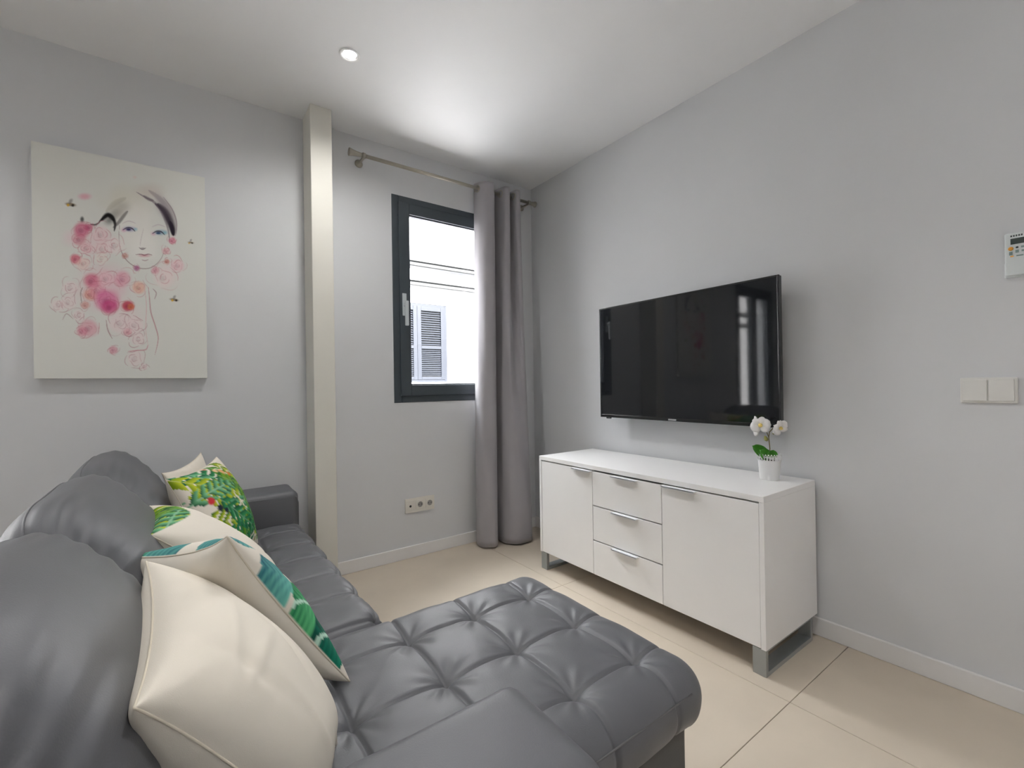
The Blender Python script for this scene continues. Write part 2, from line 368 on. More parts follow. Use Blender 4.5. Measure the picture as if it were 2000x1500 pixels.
# ------------------------------------------------------------------ wall fittings
sw = thing('light_switch', 'white double rocker light switch on the television wall', 'switch', (W, .305, 1.06))
box('switch_frame', (W - .010, .234, 1.060), (W, .376, 1.151), M_plastic, sw, 0.003)
box('rocker', (W - .016, .307, 1.0675), (W - .008, .3685, 1.1435), M_plastic, sw, 0.002)
box('rocker', (W - .0145, .2415, 1.0675), (W - .008, .3035, 1.1435), M_plastic, sw, 0.002)
adopt(sw)
rc = thing('air_conditioner_remote', 'white air conditioner remote with small display held on the wall above the light switch', 'remote', (W, .225, 1.495))
box('holder', (W - .012, .189, 1.492), (W, .260, 1.545), M_remote, rc, 0.004)
body = box('body', (W - .028, .193, 1.498), (W - .012, .257, 1.642), M_remote, rc, 0.004)
box('display', (W - .0288, .206, 1.602), (W - .027, .243, 1.622), M_lcd, rc, 0.0005)
lathe('button', (W - .028, .2425, 1.588), (-1, 0, 0), [(.0065, -.002), (.0065, .002), (.004, .003)], M_orange, rc, 16)
for (y, z, dy, dz, mt) in ((.2425, 1.572, .004, .006, M_teal), (.228, 1.590, .003, .003, M_lcd), (.228, 1.577, .004, .005, M_teal), (.214, 1.590, .005, .003, M_teal), (.214, 1.577, .004, .003, M_teal), (.240, 1.562, .004, .002, M_orange), (.222, 1.562, .008, .002, M_teal), (.205, 1.562, .006, .002, M_teal)):
    box('key', (W - .0292, y - dy, z - dz), (W - .027, y + dy, z + dz), mt, rc)
for i in range(5): box('name_mark', (W - .0283, .243 - i * .006 - .004, 1.6275), (W - .0275, .243 - i * .006, 1.6335), M_lcd, body)
adopt(rc)
so_ = thing('wall_socket', 'ivory triple wall socket low on the wall below the small window', 'socket', (1.30, D, .30))
box('socket_frame', (1.194, D - .009, .300), (1.408, D, .397), M_cream_plastic, so_, 0.003)
for i in range(3):
    cx = 1.230 + i * .071
    box('insert', (cx - .031, D - .0115, .318), (cx + .031, D - .006, .380), M_cream_plastic, so_, 0.0015)
    if i == 0:
        lathe('aerial_hole', (cx, D - .0112, .346), (0, -1, 0), [(.008, 0), (.008, .0012)], M_black, so_, 14)
    else:
        q = lathe('plug_recess', (cx, D - .0113, .349), (0, -1, 0), [(.021, 0), (.021, .0012), (.0185, .0012), (.0185, .0002)], M_cream_plastic, so_, 24, caps=False)
        lathe('recess_face', (cx, D - .0113, .349), (0, -1, 0), [(.0185, -.0005), (.0185, .0004)], M_hole, q, 24)
        for s in (-1, 1): lathe('pin_hole', (cx + s * .0095, D - .0117, .349), (0, -1, 0), [(.003, 0), (.003, .001)], M_black, q, 10)
adopt(so_)

# ------------------------------------------------------------------ recessed lamp, and unseen ones added for fill light
LAMP_W = 60
for k, (LX, LY) in enumerate(LAMPS):
    dl = thing('recessed_spotlight', ('small round lit spotlight recessed in the white ceiling before the pillar', 'unseen spotlight added for fill in the ceiling over the chaise', 'unseen spotlight added for fill in the ceiling nearest the front wall', 'unseen spotlight added for fill in the ceiling near the balcony door', 'unseen spotlight added for fill in the ceiling behind the sofa')[k], 'lamp', (LX, LY, H), 'recessed ceiling spotlights')
    lathe('trim_ring', (LX, LY, H), (0, 0, -1), [(.0445, -.001), (.0475, .003), (.046, .006), (.036, .004), (.029, -.012), (.029, -.03), (.0445, -.03)], M_lampw, dl, 40, caps=False)
    lathe('lens', (LX, LY, H + .012), (0, 0, -1), [(.0285, 0), (.0285, .004), (.02, .006), (.0, .007)], M_bulb, dl, 32)
    ll = bpy.data.lights.new('spotlight_beam', 'SPOT'); ll.energy = LAMP_W * (.60, .60, .62, .40, .50)[k]; ll.spot_size = math.radians(125 if k else 158); ll.spot_blend = 1.0; ll.shadow_soft_size = 0.06; ll.color = (1, .985, .97)
    lo = bpy.data.objects.new('spotlight_beam', ll); COL.objects.link(lo); lo.location = (LX, LY, H - .02); lo.parent = dl
    adopt(dl)

# ------------------------------------------------------------------ curtain rod and curtain
RY, RZ = D - 0.104, 2.578
rod = thing('curtain_rod', 'satin nickel curtain rod with flared ends above the window', 'curtain rod', (1.55, D, RZ))
RX0, RX1 = 0.885, 2.235
lathe('pole', (RX0, RY, RZ), (1, 0, 0), [(.0115, 0), (.0115, RX1 - RX0)], M_rod, rod, 16)
lathe('finial', (RX0 + .004, RY, RZ), (-1, 0, 0), [(.0135, -.015), (.0135, 0), (.0145, .015), (.018, .035), (.0235, .056), (.0235, .060), (.019, .061)], M_rod, rod, 20)
lathe('finial', (RX1 - .004, RY, RZ), (1, 0, 0), [(.0135, -.015), (.0135, 0), (.0145, .015), (.018, .030), (.0225, .040), (.0225, .044), (.019, .045)], M_rod, rod, 20)
for x in (RX0 + .035, RX1 - .022):
    br = lathe('bracket', (x, D, RZ - .008), (0, -1, 0), [(.025, 0), (.025, .006), (.020, .011), (.0095, .014), (.0085, .08), (.0085, .104)], M_rod, rod, 18)
    lathe('bracket_ring', (x - .009, RY, RZ), (1, 0, 0), [(.0118, 0), (.017, 0), (.017, .018), (.0118, .018)], M_rod, br, 18, caps=False)
adopt(rod)

cu = thing('curtain', 'long grey eyelet curtain drawn to the right side of the window', 'curtain', (1.95, RY, 0))
NX, NZ = 260, 70
s = np.linspace(0, 1, NX); zz = np.concatenate([np.linspace(0.012, 2.35, NZ - 12), np.linspace(2.37, 2.622, 12)])
def lobes(s, pts):
    xs = np.array([p[0] for p in pts], float); k = np.linspace(0, 1, len(pts))
    out = []
    for c in (0, 1):
        y = np.array([p[c] for p in pts], float)
        kk = np.clip(s * (len(pts) - 1), 0, len(pts) - 1 - 1e-9); i = kk.astype(int); f = kk - i
        y0 = y[np.maximum(i - 1, 0)]; y1 = y[i]; y2 = y[i + 1]; y3 = y[np.minimum(i + 2, len(pts) - 1)]
        out.append(0.5 * (2 * y1 + (y2 - y0) * f + (2 * y0 - 5 * y1 + 4 * y2 - y3) * f ** 2 + (3 * y1 - y0 - 3 * y2 + y3) * f ** 3))
    return np.stack(out, -1)
topp = [(1.735, .045), (1.752, -.01), (1.785, -.052), (1.835, -.060), (1.872, -.02), (1.888, .050), (1.915, .060), (1.93, .0), (1.945, -.055), (1.985, -.060), (2.005, .0), (2.02, .055), (2.035, .02), (2.045, -.05), (2.085, -.055), (2.11, .0), (2.13, .05)]
botp = [(1.705, .03), (1.685, -.03), (1.70, -.085), (1.765, -.115), (1.815, -.085), (1.840, -.01), (1.865, .055), (1.875, .02), (1.872, -.05), (1.885, -.13), (1.93, -.175), (1.99, -.19), (2.045, -.175), (2.085, -.14), (2.12, -.08), (2.15, -.0), (2.165, .05)]
Tp, Bp = lobes(s, topp), lobes(s, botp)
v = []
for z in zz:
    t = min(1, max(0, (2.55 - z) / 2.45)); t = t * t * (3 - 2 * t) * .55 + t * .45
    p = Tp * (1 - t) + Bp * t
    wob = 0.004 * np.sin(s * 21 + z * 3.1) * t + 0.003 * np.sin(s * 47 + z * 7) * t
    for i in range(NX): v.append((p[i, 0] + wob[i], RY + p[i, 1] + wob[i] * 1.2, z))
v = np.array(v)
fab = pyd('fabric', v, grid_faces(NZ, NX), M_curt, cu)
sm = fab.modifiers.new('thickness', 'SOLIDIFY'); sm.thickness = 0.0025
for sp in (0.04, .29, .45, .66, .79, .95):
    p = lobes(np.array([sp]), topp)[0]; q = lobes(np.array([min(sp + .01, 1)]), topp)[0] - lobes(np.array([max(sp - .01, 0)]), topp)[0]
    nrm = Vector((-q[1], q[0], 0)).normalized()
    lathe('eyelet', Vector((p[0], RY + p[1] * 0 + p[1], RZ)) - nrm * .003, nrm, [(.019, 0), (.027, 0), (.027, .006), (.019, .006)], M_rod, cu, 20, caps=False)
adopt(cu)

# ------------------------------------------------------------------ sofa
def drape(name, x0, x1, y0, y1, z, r, theta, skirt, step, hf, mt, parent):
    hx, hy = (x1 - x0) / 2 - r, (y1 - y0) / 2 - r; cx, cy = (x0 + x1) / 2, (y0 + y1) / 2
    def axis(h):
        a = np.linspace(-h, h, max(2, int(2 * h / step)))
        e = np.linspace(0, r * theta, max(5, int(r * theta / step)))[1:]
        if skirt: e = np.concatenate([e, r * theta + np.linspace(0, skirt, 4)[1:]])
        return np.concatenate([-(h + e[::-1]), a, h + e])
    ax, ay = axis(hx), axis(hy); PX, PY_ = np.meshgrid(ax, ay)
    ex = np.maximum(np.abs(PX) - hx, 0) * np.sign(PX); ey = np.maximum(np.abs(PY_) - hy, 0) * np.sign(PY_)
    e = np.hypot(ex, ey); em = np.minimum(e, r * theta + skirt)
    dx = np.where(e > 1e-9, ex / np.maximum(e, 1e-9), 0); dy = np.where(e > 1e-9, ey / np.maximum(e, 1e-9), 0)
    th = np.minimum(em / r, theta); ex2 = np.maximum(em - r * theta, 0)
    out = r * np.sin(th) + ex2 * math.cos(theta); drop = r * (1 - np.cos(th)) + ex2 * math.sin(theta)
    bx, by = cx + np.clip(PX, -hx, hx), cy + np.clip(PY_, -hy, hy)
    h = hf(cx + PX, cy + PY_) if hf else 0 * PX
    fade = np.clip(1 - ex2 / 0.02, 0, 1)
    X = bx + dx * (out + h * np.sin(th) * fade); Y = by + dy * (out + h * np.sin(th) * fade); Z = z - drop + h * np.cos(th) * fade
    v = np.stack([X, Y, Z], -1).reshape(-1, 3)
    return pyd(name, v, grid_faces(len(ay), len(ax)), mt, parent)
def tufts(gx, gy, A=.011, spot=None):
    gx, gy = np.array(gx), np.array(gy)
    def f(x, y):
        def s_of(q, g):
            g = np.sort(g); ext = np.concatenate([[g[0] - (g[1] - g[0])], g, [g[-1] + (g[-1] - g[-2])]])
            i = np.clip(np.searchsorted(ext, q) - 1, 0, len(ext) - 2)
            half = (ext[i + 1] - ext[i]) / 2; d = np.minimum(np.abs(q - g[:, None, None]).min(0), half)
            return np.sqrt(np.clip(1 - (1 - d / half) ** 2, 0, 1)), d
        su, du = s_of(x, gx); sv, dv = s_of(y, gy)
        h = A * (0.5 * su * sv + 0.5 * np.maximum(su, sv) - 1)
        d = np.hypot(du, dv); ang = np.arctan2(dv, du)
        h -= 0.017 * np.exp(-d / 0.026)
        h += 0.0022 * np.cos(ang * 9) * np.exp(-((d - .05) / .035) ** 2) * np.clip(np.sin(2 * ang), 0, 1)
        h -= 0.0075 * np.maximum(np.exp(-(du / .0042) ** 2), np.exp(-(dv / .0042) ** 2))
        h += 0.0010 * np.sin(x * 43 + y * 17) * np.sin(y * 37 - x * 11)
        return h
    return f
sf = thing('corner_sofa', 'dark grey tufted leather corner sofa with chaise and plump back cushions', 'sofa', (0.1, 1.6, 0))
CHX, CHY0, CHY1, SXF, SZT = 1.037, 0.605, 1.338, 0.498, 0.478
drape('chaise_cushion', -0.10, CHX, CHY0, CHY1, SZT, 0.085, 2.25, 0.0, 0.0046, tufts([-.14, .07, .27, .485, .69, .895], [.735, .945, 1.157, 1.37]), M_leather, sf)
drape('seat_cushion', -0.10, SXF, CHY1 - .012, 2.56, SZT - .008, 0.06, 2.2, 0.0, 0.0052, tufts([-.14, .07, .275, .49], [1.35, 1.56, 1.77, 1.98, 2.19, 2.40, 2.61], A=.010), M_leather, sf)
def seam(name, pts, r, parent, mt=M_stitch): return tube(name, pts, r, mt, parent, 6)
box('chaise_base', (-0.35, CHY0 + .055, 0.05), (CHX - .040, CHY1 - .02, .36), M_leather2, sf, 0.012)
box('seat_base', (-0.42, CHY1 - .02, 0.05), (SXF - .035, 2.56, .38), M_leather2, sf, 0.012)
for x in (-.3, .38):
    for y in (.52, 2.72): box('foot', (x, y - .03, 0), (x + .06, y + .03, .052), M_black, sf)
box('foot', (.93, .72, 0), (.99, .78, .052), M_black, sf); box('foot', (.93, 1.2, 0), (.99, 1.26, .052), M_black, sf)
AZ = 0.622
def arm(y0, y1):
    a = drape('armrest', -0.45, .480, y0, y1, AZ, 0.030, 1.571, 0.50, 0.015, lambda x, y: 0.0015 * np.sin(x * 13 + 1) * np.sin(y * 23), M_leather, sf)
    for y in (y0 + .004, y1 - .004):
        tube('piping', [(-.43, y, AZ - .024), (.448, y, AZ - .024), (.470, y, AZ - .032), (.477, y, AZ - .06), (.477, y, .12)], .0028, M_leather, a, 6)
    return a
arm(0.435, 0.672); arm(2.545, 2.800)
# chaise piping on the near side and around the end
tube('piping', [(.46, CHY0 + .0100, SZT - .052), (.70, CHY0 + .008, SZT - .053), (.95, CHY0 + .008, SZT - .053)], .0022, M_stitch, sf, 6)
# back frame
box('back_frame', (-0.47, 0.45, 0.05), (-0.30, 2.79, .685), M_leather, sf, 0.03, 3)
def back_cushion(y0, y1, k):
    prof = [(-.06, .475), (-.025, .53), (-.012, .60), (-.020, .67), (-.048, .74), (-.085, .80), (-.130, .855), (-.175, .897), (-.215, .914), (-.262, .905), (-.300, .878), (-.325, .83), (-.335, .74), (-.330, .62), (-.31, .51), (-.24, .46), (-.14, .455)]
    n = len(prof); NA, NY = 120, 90
    kk = np.linspace(0, n, NA, endpoint=False); i = kk.astype(int); f = (kk - i)[:, None]; P = np.array(prof)
    p0, p1, p2, p3 = P[(i - 1) % n], P[i % n], P[(i + 1) % n], P[(i + 2) % n]
    C = 0.5 * (2 * p1 + (p2 - p0) * f + (2 * p0 - 5 * p1 + 4 * p2 - p3) * f ** 2 + (3 * p1 - p0 - 3 * p2 + p3) * f ** 3)
    cen = np.array([-.19, .66]); ph = kk / n
    tt = np.sin(np.linspace(-1, 1, NY) * math.pi / 2) * .999
    v = []
    for t in tt:
        sc_ = (1 - abs(t) ** 4.0) ** (1 / 2.6)
        end = max(0, abs(t) - .25)
        wr = 0.0062 * np.sin(ph * 2 * math.pi * 21 + 2.2 * np.sin(t * 2.2 + k) + k) * end ** 1.0 * np.clip(np.sin((ph - .12) / .52 * math.pi), 0, 1)
        wr = wr + 0.004 * np.sin(t * 3 + k) * np.sin(ph * 9)
        d = C - cen; L = np.linalg.norm(d, axis=1, keepdims=True)
        q = cen + d * (0.30 + .70 * sc_) * (1 + (wr[:, None] / L))
        yy = (y0 + y1) / 2 + t * (y1 - y0) / 2
        v += [(a, yy, b) for a, b in q]
    fcs = []
    for a in range(NY - 1):
        for b in range(NA):
            fcs.append((a * NA + b, a * NA + (b + 1) % NA, (a + 1) * NA + (b + 1) % NA, (a + 1) * NA + b))
    fcs.append(tuple(range(NA))); fcs.append(tuple(range((NY - 1) * NA, NY * NA)))
    c = pyd('back_cushion', v, fcs, M_leather, sf)
    v = np.array(v).reshape(NY, NA, 3)
    for idx in (66, 45):
        pts = [tuple(v[a, idx] + np.array([0, 0, .0005])) for a in range(6 if idx == 66 else 60, NY - 6, 3)]
        if idx == 66: tube('seam', pts, .0022, M_leather, c, 6)
    return c
for k, (a, b) in enumerate(((.625, 1.272), (1.268, 1.935), (1.908, 2.552))): back_cushion(a, b, k * 1.7)
adopt(sf)

# ------------------------------------------------------------------ scatter cushions
CREAM = lin((226, 219, 206)); 
def blend(c, col, a): return c * (1 - a[..., None]) + np.asarray(col) * a[..., None]
def sstep(x, a, b):
    t = np.clip((x - a) / (b - a), 0, 1); return t * t * (3 - 2 * t)
def frond(c, u, v, ox, oy, ang, L, wd, col1, col2, bend=0.0, sp=.075):
    dx, dy = u - ox, v - oy; ca, sa = math.cos(ang), math.sin(ang)
    s_ = dx * ca + dy * sa; t = -dx * sa + dy * ca - bend * np.clip(s_, 0, L) ** 2
    q = np.clip(s_ / L, 0, 1); env = wd * np.sin(math.pi * (0.10 + 0.88 * q)) ** .7
    inside = (s_ > 0) & (s_ < L) & (np.abs(t) < env)
    ph = ((s_ - np.abs(t) * .9) / sp) % 1.0
    leaf = inside & (ph < .72)
    shade = np.clip(ph / .72, 0, 1)
    col = np.asarray(col1) * (1 - shade[..., None]) + np.asarray(col2) * shade[..., None]
    c = np.where(leaf[..., None], col, c)
    rib = (s_ > 0) & (s_ < L) & (np.abs(t) < .010)
    return np.where(rib[..., None], np.asarray(col2) * .7 + .12, c)
def blade(c, u, v, ox, oy, ang, L, wd, col1, col2, vein=.06, rib=None):
    dx, dy = u - ox, v - oy; ca, sa = math.cos(ang), math.sin(ang); s_ = dx * ca + dy * sa; t = -dx * sa + dy * ca
    q = np.clip(s_ / L, 0, 1); env = wd * np.sin(math.pi * q ** .75) ** .8
    m_ = (s_ > 0) & (s_ < L) & (np.abs(t) < env)
    st = .5 + .5 * np.sin((s_ * .8 + np.abs(t) * 1.1) / vein * 2 * math.pi)
    mixv = np.clip(.55 * q + .35 * st + .25 * (t / wd), 0, 1)
    col = np.asarray(col1) * (1 - mixv[..., None]) + np.asarray(col2) * mixv[..., None]
    c = np.where(m_[..., None], col, c)
    if rib is not None: c = np.where((m_ & (np.abs(t) < .018))[..., None], np.asarray(rib), c)
    return c
def dot(c, u, v, x, y, r, col): return blend(c, col, sstep(r - np.hypot(u - x, v - y), 0, r * .4))
def p_palm(u, v):
    c = np.zeros(u.shape + (3,)) + CREAM
    E1, E2 = lin((8, 78, 50)), lin((40, 140, 80)); G1, G2 = lin((40, 110, 20)), lin((105, 160, 50)); Y1, Y2 = lin((120, 150, 15)), lin((185, 195, 45)); T1, T2 = lin((10, 95, 70)), lin((120, 190, 140))
    for a in ((-1, -1.0, .3, 1.7, .30, E1, E2, .1), (-.9, -.6, .5, 1.5, .28, Y1, Y2, .15), (-1.0, .1, .35, 1.6, .30, G1, Y2, -.1), (-.6, -1.0, 1.0, 1.9, .26, T1, T2, .12), (0.1, -1.0, 1.25, 1.9, .26, G1, G2, -.1), (.5, -1.05, 1.5, 2.0, .22, G1, Y2, .0),
              (-1, .7, -.2, 1.5, .26, T1, E2, .1), (-.3, .9, -.6, 1.3, .24, G1, G2, .1), (.95, .9, -2.0, 1.4, .26, T1, T2, -.1), (1.0, .1, -2.6, 1.2, .24, Y1, G2, .1), (-1.0, -.95, .75, 1.6, .22, Y1, Y2, -.12), (.2, 1.0, -1.2, 1.1, .22, E1, E2, .15), (-1.0, -.35, -.25, 1.3, .22, E1, T2, .2), (-.45, -.2, .9, 1.3, .24, E1, E2, -.1), (.35, -.5, 1.1, 1.5, .2, E1, G2, .1), (-.95, .55, .25, 1.1, .2, Y1, Y2, .1)):
        c = frond(c, u, v, a[0], a[1], a[2], a[3], a[4], a[5], a[6], a[7], .19)
    c = dot(c, u, v, -.66, -.25, .10, lin((205, 50, 60))); c = dot(c, u, v, -.55, -.05, .09, lin((20, 28, 50))); c = dot(c, u, v, -.42, .05, .07, lin((20, 28, 50)))
    for (x, y, r, col) in ((.25, -.72, .10, (225, 170, 120)), (.42, -.6, .08, (215, 120, 60)), (.1, -.8, .07, (230, 190, 150)), (.75, .55, .08, (220, 180, 60)), (-.05, -.95, .05, (230, 120, 110))): c = dot(c, u, v, x, y, r, lin(col))
    return c
def p_cream(u, v): return np.zeros(u.shape + (3,)) + CREAM
def p_corner(u, v):
    c = p_palm(u * .8 + .2, v * .8 + .3); w = sstep(-v - .70 - .30 * np.abs(u + .05) ** 1.5, 0, .02); cr = p_cream(u, v)
    return cr * (1 - w[..., None]) + c * w[..., None]
def p_leafy(u, v):
    c = p_cream(u, v); A1, A2 = lin((10, 90, 110)), lin((120, 200, 180)); B1, B2 = lin((10, 110, 70)), lin((110, 210, 140)); C1, C2 = lin((5, 80, 65)), lin((20, 140, 110))
    for a in ((-.98, -1.02, .35, .95, .30, A1, A2), (-.97, -.55, 1.2, .6, .26, A1, A2), (-.98, .0, .95, .62, .26, B1, B2), (-1.05, .40, .9, .85, .24, C1, C2), (.9, -1.0, 2.4, .9, .25, B1, A2), (.1, -1.05, .25, .8, .22, A1, A2), (.2, .1, 1.2, .9, .3, B1, B2), (-.2, .0, -.9, .8, .25, A1, B2), (.9, .9, -2.2, .9, .3, C1, C2)):
        c = blade(c, u, v, *a, vein=.10, rib=None if a[5] is A1 else lin((190, 225, 205)))
    return c
def p_small(u, v):
    c = p_cream(u, v)
    for a in ((-.98, -.2, .25, .42, .16), (.3, .2, 1.0, .8, .25), (.7, -.8, 2.0, .7, .2), (-.2, .95, -.9, .7, .2)): c = blade(c, u, v, *a, lin((5, 70, 60)), lin((30, 150, 110)), vein=.09)
    return c
def scatter(name, label, TL, TR, BR, BL, thick, ff, fb, pinch=.085, seed=0, ear=.03, wrinkle=1.0):
    n = 84
    e = np.sin(np.linspace(-1, 1, n) * math.pi / 2); U, V = np.meshgrid(e, e)
    TL, TR, BR, BL = [np.array(p, float) for p in (TL, TR, BR, BL)]
    nrm = np.cross(BL - TL, TR - TL); nrm /= np.linalg.norm(nrm)
    u2 = U * (1 - pinch * (1 - V ** 2) * np.abs(U) ** 2); v2 = V * (1 - pinch * (1 - U ** 2) * np.abs(V) ** 2)
    u2 = u2 * (1 + ear * (U * V) ** 4); v2 = v2 * (1 + ear * (U * V) ** 4)
    a, b = ((u2 + 1) / 2)[..., None], ((v2 + 1) / 2)[..., None]
    base = TL * (1 - a) * (1 - b) + TR * a * (1 - b) + BR * a * b + BL * (1 - a) * b
    h = thick * ((1 - U ** 2) * (1 - V ** 2)) ** .42
    r = np.random.default_rng(seed); w = np.zeros_like(h)
    for k in range(7):
        fx, fy, p = r.uniform(-7, 7), r.uniform(-7, 7), r.uniform(0, 6); w += np.sin(U * fx + V * fy + p) / (3 + abs(fx) + abs(fy)) 
    rim = np.abs(U) ** 6 + np.abs(V) ** 6
    pl = 0.0045 * (np.sin(np.arctan2(V, U) * 23 + seed) ) * np.clip(rim, 0, 1) * (1 - np.clip(np.maximum(np.abs(U), np.abs(V)), 0, 1) ** 12)
    cr = np.zeros_like(h)
    for k in range(5):
        x0, y0, an = r.uniform(-.8, .8), r.uniform(-.8, .8), r.uniform(0, 3.14); L = r.uniform(.25, .6)
        ss = (U - x0) * math.cos(an) + (V - y0) * math.sin(an); tt = -(U - x0) * math.sin(an) + (V - y0) * math.cos(an) + .25 * ss ** 2
        cr += wrinkle * np.exp(-(tt / .06) ** 2) * np.exp(-(ss / L) ** 2) * r.choice([-1, 1]) * r.uniform(.5, 1)
    hh = h * (1 + .10 * w) + (pl + .0055 * cr) * (h / thick)
    hb = h * (1 - .10 * w) + (pl - .004 * cr) * (h / thick)
    F = base + nrm * hh[..., None]; B = base - nrm * hb[..., None]
    edge = np.zeros_like(h, bool); edge[0, :] = edge[-1, :] = edge[:, 0] = edge[:, -1] = True
    idxF = np.arange(n * n).reshape(n, n); idxB = idxF.copy(); idxB[~edge] = n * n + np.arange((~edge).sum())
    verts = np.concatenate([F.reshape(-1, 3), B[~edge]]); 
    def fc(ix): return np.stack([ix[:-1, :-1], ix[:-1, 1:], ix[1:, 1:], ix[1:, :-1]], -1).reshape(-1, 4)
    faces = np.concatenate([fc(idxF), fc(idxB)[:, ::-1]])
    cols = np.concatenate([ff(U, V).reshape(-1, 3), fb(-U, V)[~edge]])
    cen = verts.mean(0); cen[2] = verts[:, 2].min()
    o = pyd(name, verts - cen, faces, M_print, None); o.location = cen
    at = o.data.color_attributes.new('print', 'FLOAT_COLOR', 'POINT')
    at.data.foreach_set('color', np.concatenate([cols, np.ones((len(cols), 1))], 1).astype(np.float32).ravel())
    rim_pts = [Vector(verts[i] - cen) for i in list(idxF[0, ::3]) + list(idxF[::3, -1])[1:] + list(idxF[-1, ::-3])[1:] + list(idxF[::-3, 0])[1:]]
    tube('seam', rim_pts + [rim_pts[0]], .0019, M_seam, o, 6)
    return tag(o, label, 'cushion', 'scatter cushions on the sofa')
scatter('scatter_cushion', 'plain cream cushion peeking out behind the palm leaf cushion by the far armrest', (-.065, 2.225, .825), (.065, 2.535, .855), (.17, 2.53, .49), (.04, 2.225, .49), .04, p_cream, p_cream, seed=1)
scatter('scatter_cushion', 'cushion with dense green and yellow palm leaf print facing the room', (-.050, 2.05, .828), (.119, 2.40, .845), (.255, 2.262, .482), (.085, 1.925, .49), .085, p_palm, p_cream, seed=2)
scatter('scatter_cushion', 'cream backed cushion with green corners leaning before the palm leaf cushion', (-.068, 1.50, .775), (-.083, 1.85, .778), (.235, 1.90, .485), (.25, 1.52, .485), .085, p_corner, p_palm, seed=3, pinch=.02)
scatter('scatter_cushion', 'cream cushion edged with teal and green leaves behind the nearest cushion', (-.101, 1.40, .755), (.065, 1.00, .870), (.296, 1.067, .485), (.13, 1.46, .49), .085, p_cream, p_leafy, seed=4)
scatter('scatter_cushion', 'large plain cream cushion nearest to the viewer against the near armrest', (-.058, 1.15, .805), (.225, .90, .475), (.15, .715, .50), (-.049, .725, .762), .105, p_cream, p_small, seed=5, wrinkle=2.0)

# ------------------------------------------------------------------ picture
pic = thing('canvas_picture', 'large canvas print of a woman with pink roses hanging above the sofa', 'picture', (-.21, D, 1.21))
QX0, QX1, QZ0, QZ1, QY = -.528, .106, 1.212, 2.261, D - .032
box('canvas_wrap', (QX0, QY + .0006, QZ0), (QX1, D, QZ1), M_canvas_side, pic, 0.002)
nx, nz = 300, 470
# drawing board units of the artwork: corners of the sheet on the board
quad = np.array([(62, 72), (1035, 265), (1045, 1410), (85, 1412)], float)
def homog(src, dst):
    A = []
    for (x, y), (X, Y) in zip(src, dst):
        A.append([x, y, 1, 0, 0, 0, -X * x, -X * y]); A.append([0, 0, 0, x, y, 1, -Y * x, -Y * y])
    h = np.linalg.solve(np.array(A), np.array(dst, float).ravel()); return np.append(h, 1).reshape(3, 3)
Hm = homog([(0, 0), (1, 0), (1, 1), (0, 1)], quad)
gu, gv = np.meshgrid(np.linspace(0, 1, nx), np.linspace(0, 1, nz))
w_ = Hm[2, 0] * gu + Hm[2, 1] * gv + 1; px = (Hm[0, 0] * gu + Hm[0, 1] * gv + Hm[0, 2]) / w_; py = (Hm[1, 0] * gu + Hm[1, 1] * gv + Hm[1, 2]) / w_
PAPER = lin((222, 222, 216)); art = np.zeros(px.shape + (3,)) + PAPER
nz1 = np.zeros_like(px)
for k in range(24):
    fx, fy, p = RNG.uniform(-.06, .06), RNG.uniform(-.06, .06), RNG.uniform(0, 6); nz1 += np.sin(px * fx + py * fy + p) / 8
def wash(x, y, rx, ry, col, a, soft=.6, rot=0.0):
    global art
    dx, dy = px - x, py - y; ca, sa = math.cos(rot), math.sin(rot); d = np.hypot((dx * ca + dy * sa) / rx, (-dx * sa + dy * ca) / ry) + nz1 * .10
    art = blend(art, lin(col), a * (1 - sstep(d, 1 - soft, 1)))
def stroke(pts, wd, col, a, taper=True):
    global art
    P = np.array(pts, float); n = len(P); k = np.linspace(0, n - 1, 26); i = np.minimum(k.astype(int), n - 2); f = (k - i)[:, None]
    p0, p1, p2, p3 = P[np.maximum(i - 1, 0)], P[i], P[i + 1], P[np.minimum(i + 2, n - 1)]
    C = 0.5 * (2 * p1 + (p2 - p0) * f + (2 * p0 - 5 * p1 + 4 * p2 - p3) * f ** 2 + (3 * p1 - p0 - 3 * p2 + p3) * f ** 3)
    lo_, hi_ = C.min(0) - wd * 2, C.max(0) + wd * 2
    ms = (px > lo_[0]) & (px < hi_[0]) & (py > lo_[1]) & (py < hi_[1])
    if not ms.any(): return
    X, Y = px[ms], py[ms]; best = np.full(X.shape, 9.0)
    for j in range(len(C) - 1):
        a_, b_ = C[j], C[j + 1]; d = b_ - a_; L2 = (d ** 2).sum() + 1e-9
        t = np.clip(((X - a_[0]) * d[0] + (Y - a_[1]) * d[1]) / L2, 0, 1)
        wj = wd * (math.sin(math.pi * (j + .5) / (len(C) - 1)) ** .6 if taper else 1) + .6
        best = np.minimum(best, np.hypot(X - a_[0] - t * d[0], Y - a_[1] - t * d[1]) / wj)
    art[ms] = blend(art[ms], lin(col), a * (1 - sstep(best, .35, 1.1)))
def rose(x, y, r, col, a, line=(190, 90, 110), la=.5, fill=True):
    if fill: wash(x, y, r * 1.1, r, col, a, .55)
    if fill: wash(x - r * .1, y + r * .1, r * .4, r * .4, tuple(int(c * .8) for c in col), a * .7, .8)
    for k, rr in enumerate((.25, .55, .95)):
        a0 = RNG.uniform(0, 6.28); nseg = 2 + k
        for q in range(nseg):
            b0 = a0 + q * 6.28 / nseg; wob, pw, rq = RNG.uniform(.08, .28), RNG.uniform(0, 6), rr * RNG.uniform(.8, 1.15); pts = [(x + r * rq * (1 + wob * math.sin(3 * t + pw)) * math.cos(b0 + t) * 1.05, y + r * rq * (1 + wob * math.sin(3 * t + pw)) * math.sin(b0 + t)) for t in np.linspace(0, 6.28 / nseg * .8, 6)]
            stroke(pts, 2.6, line, la * RNG.uniform(.4, 1.0))
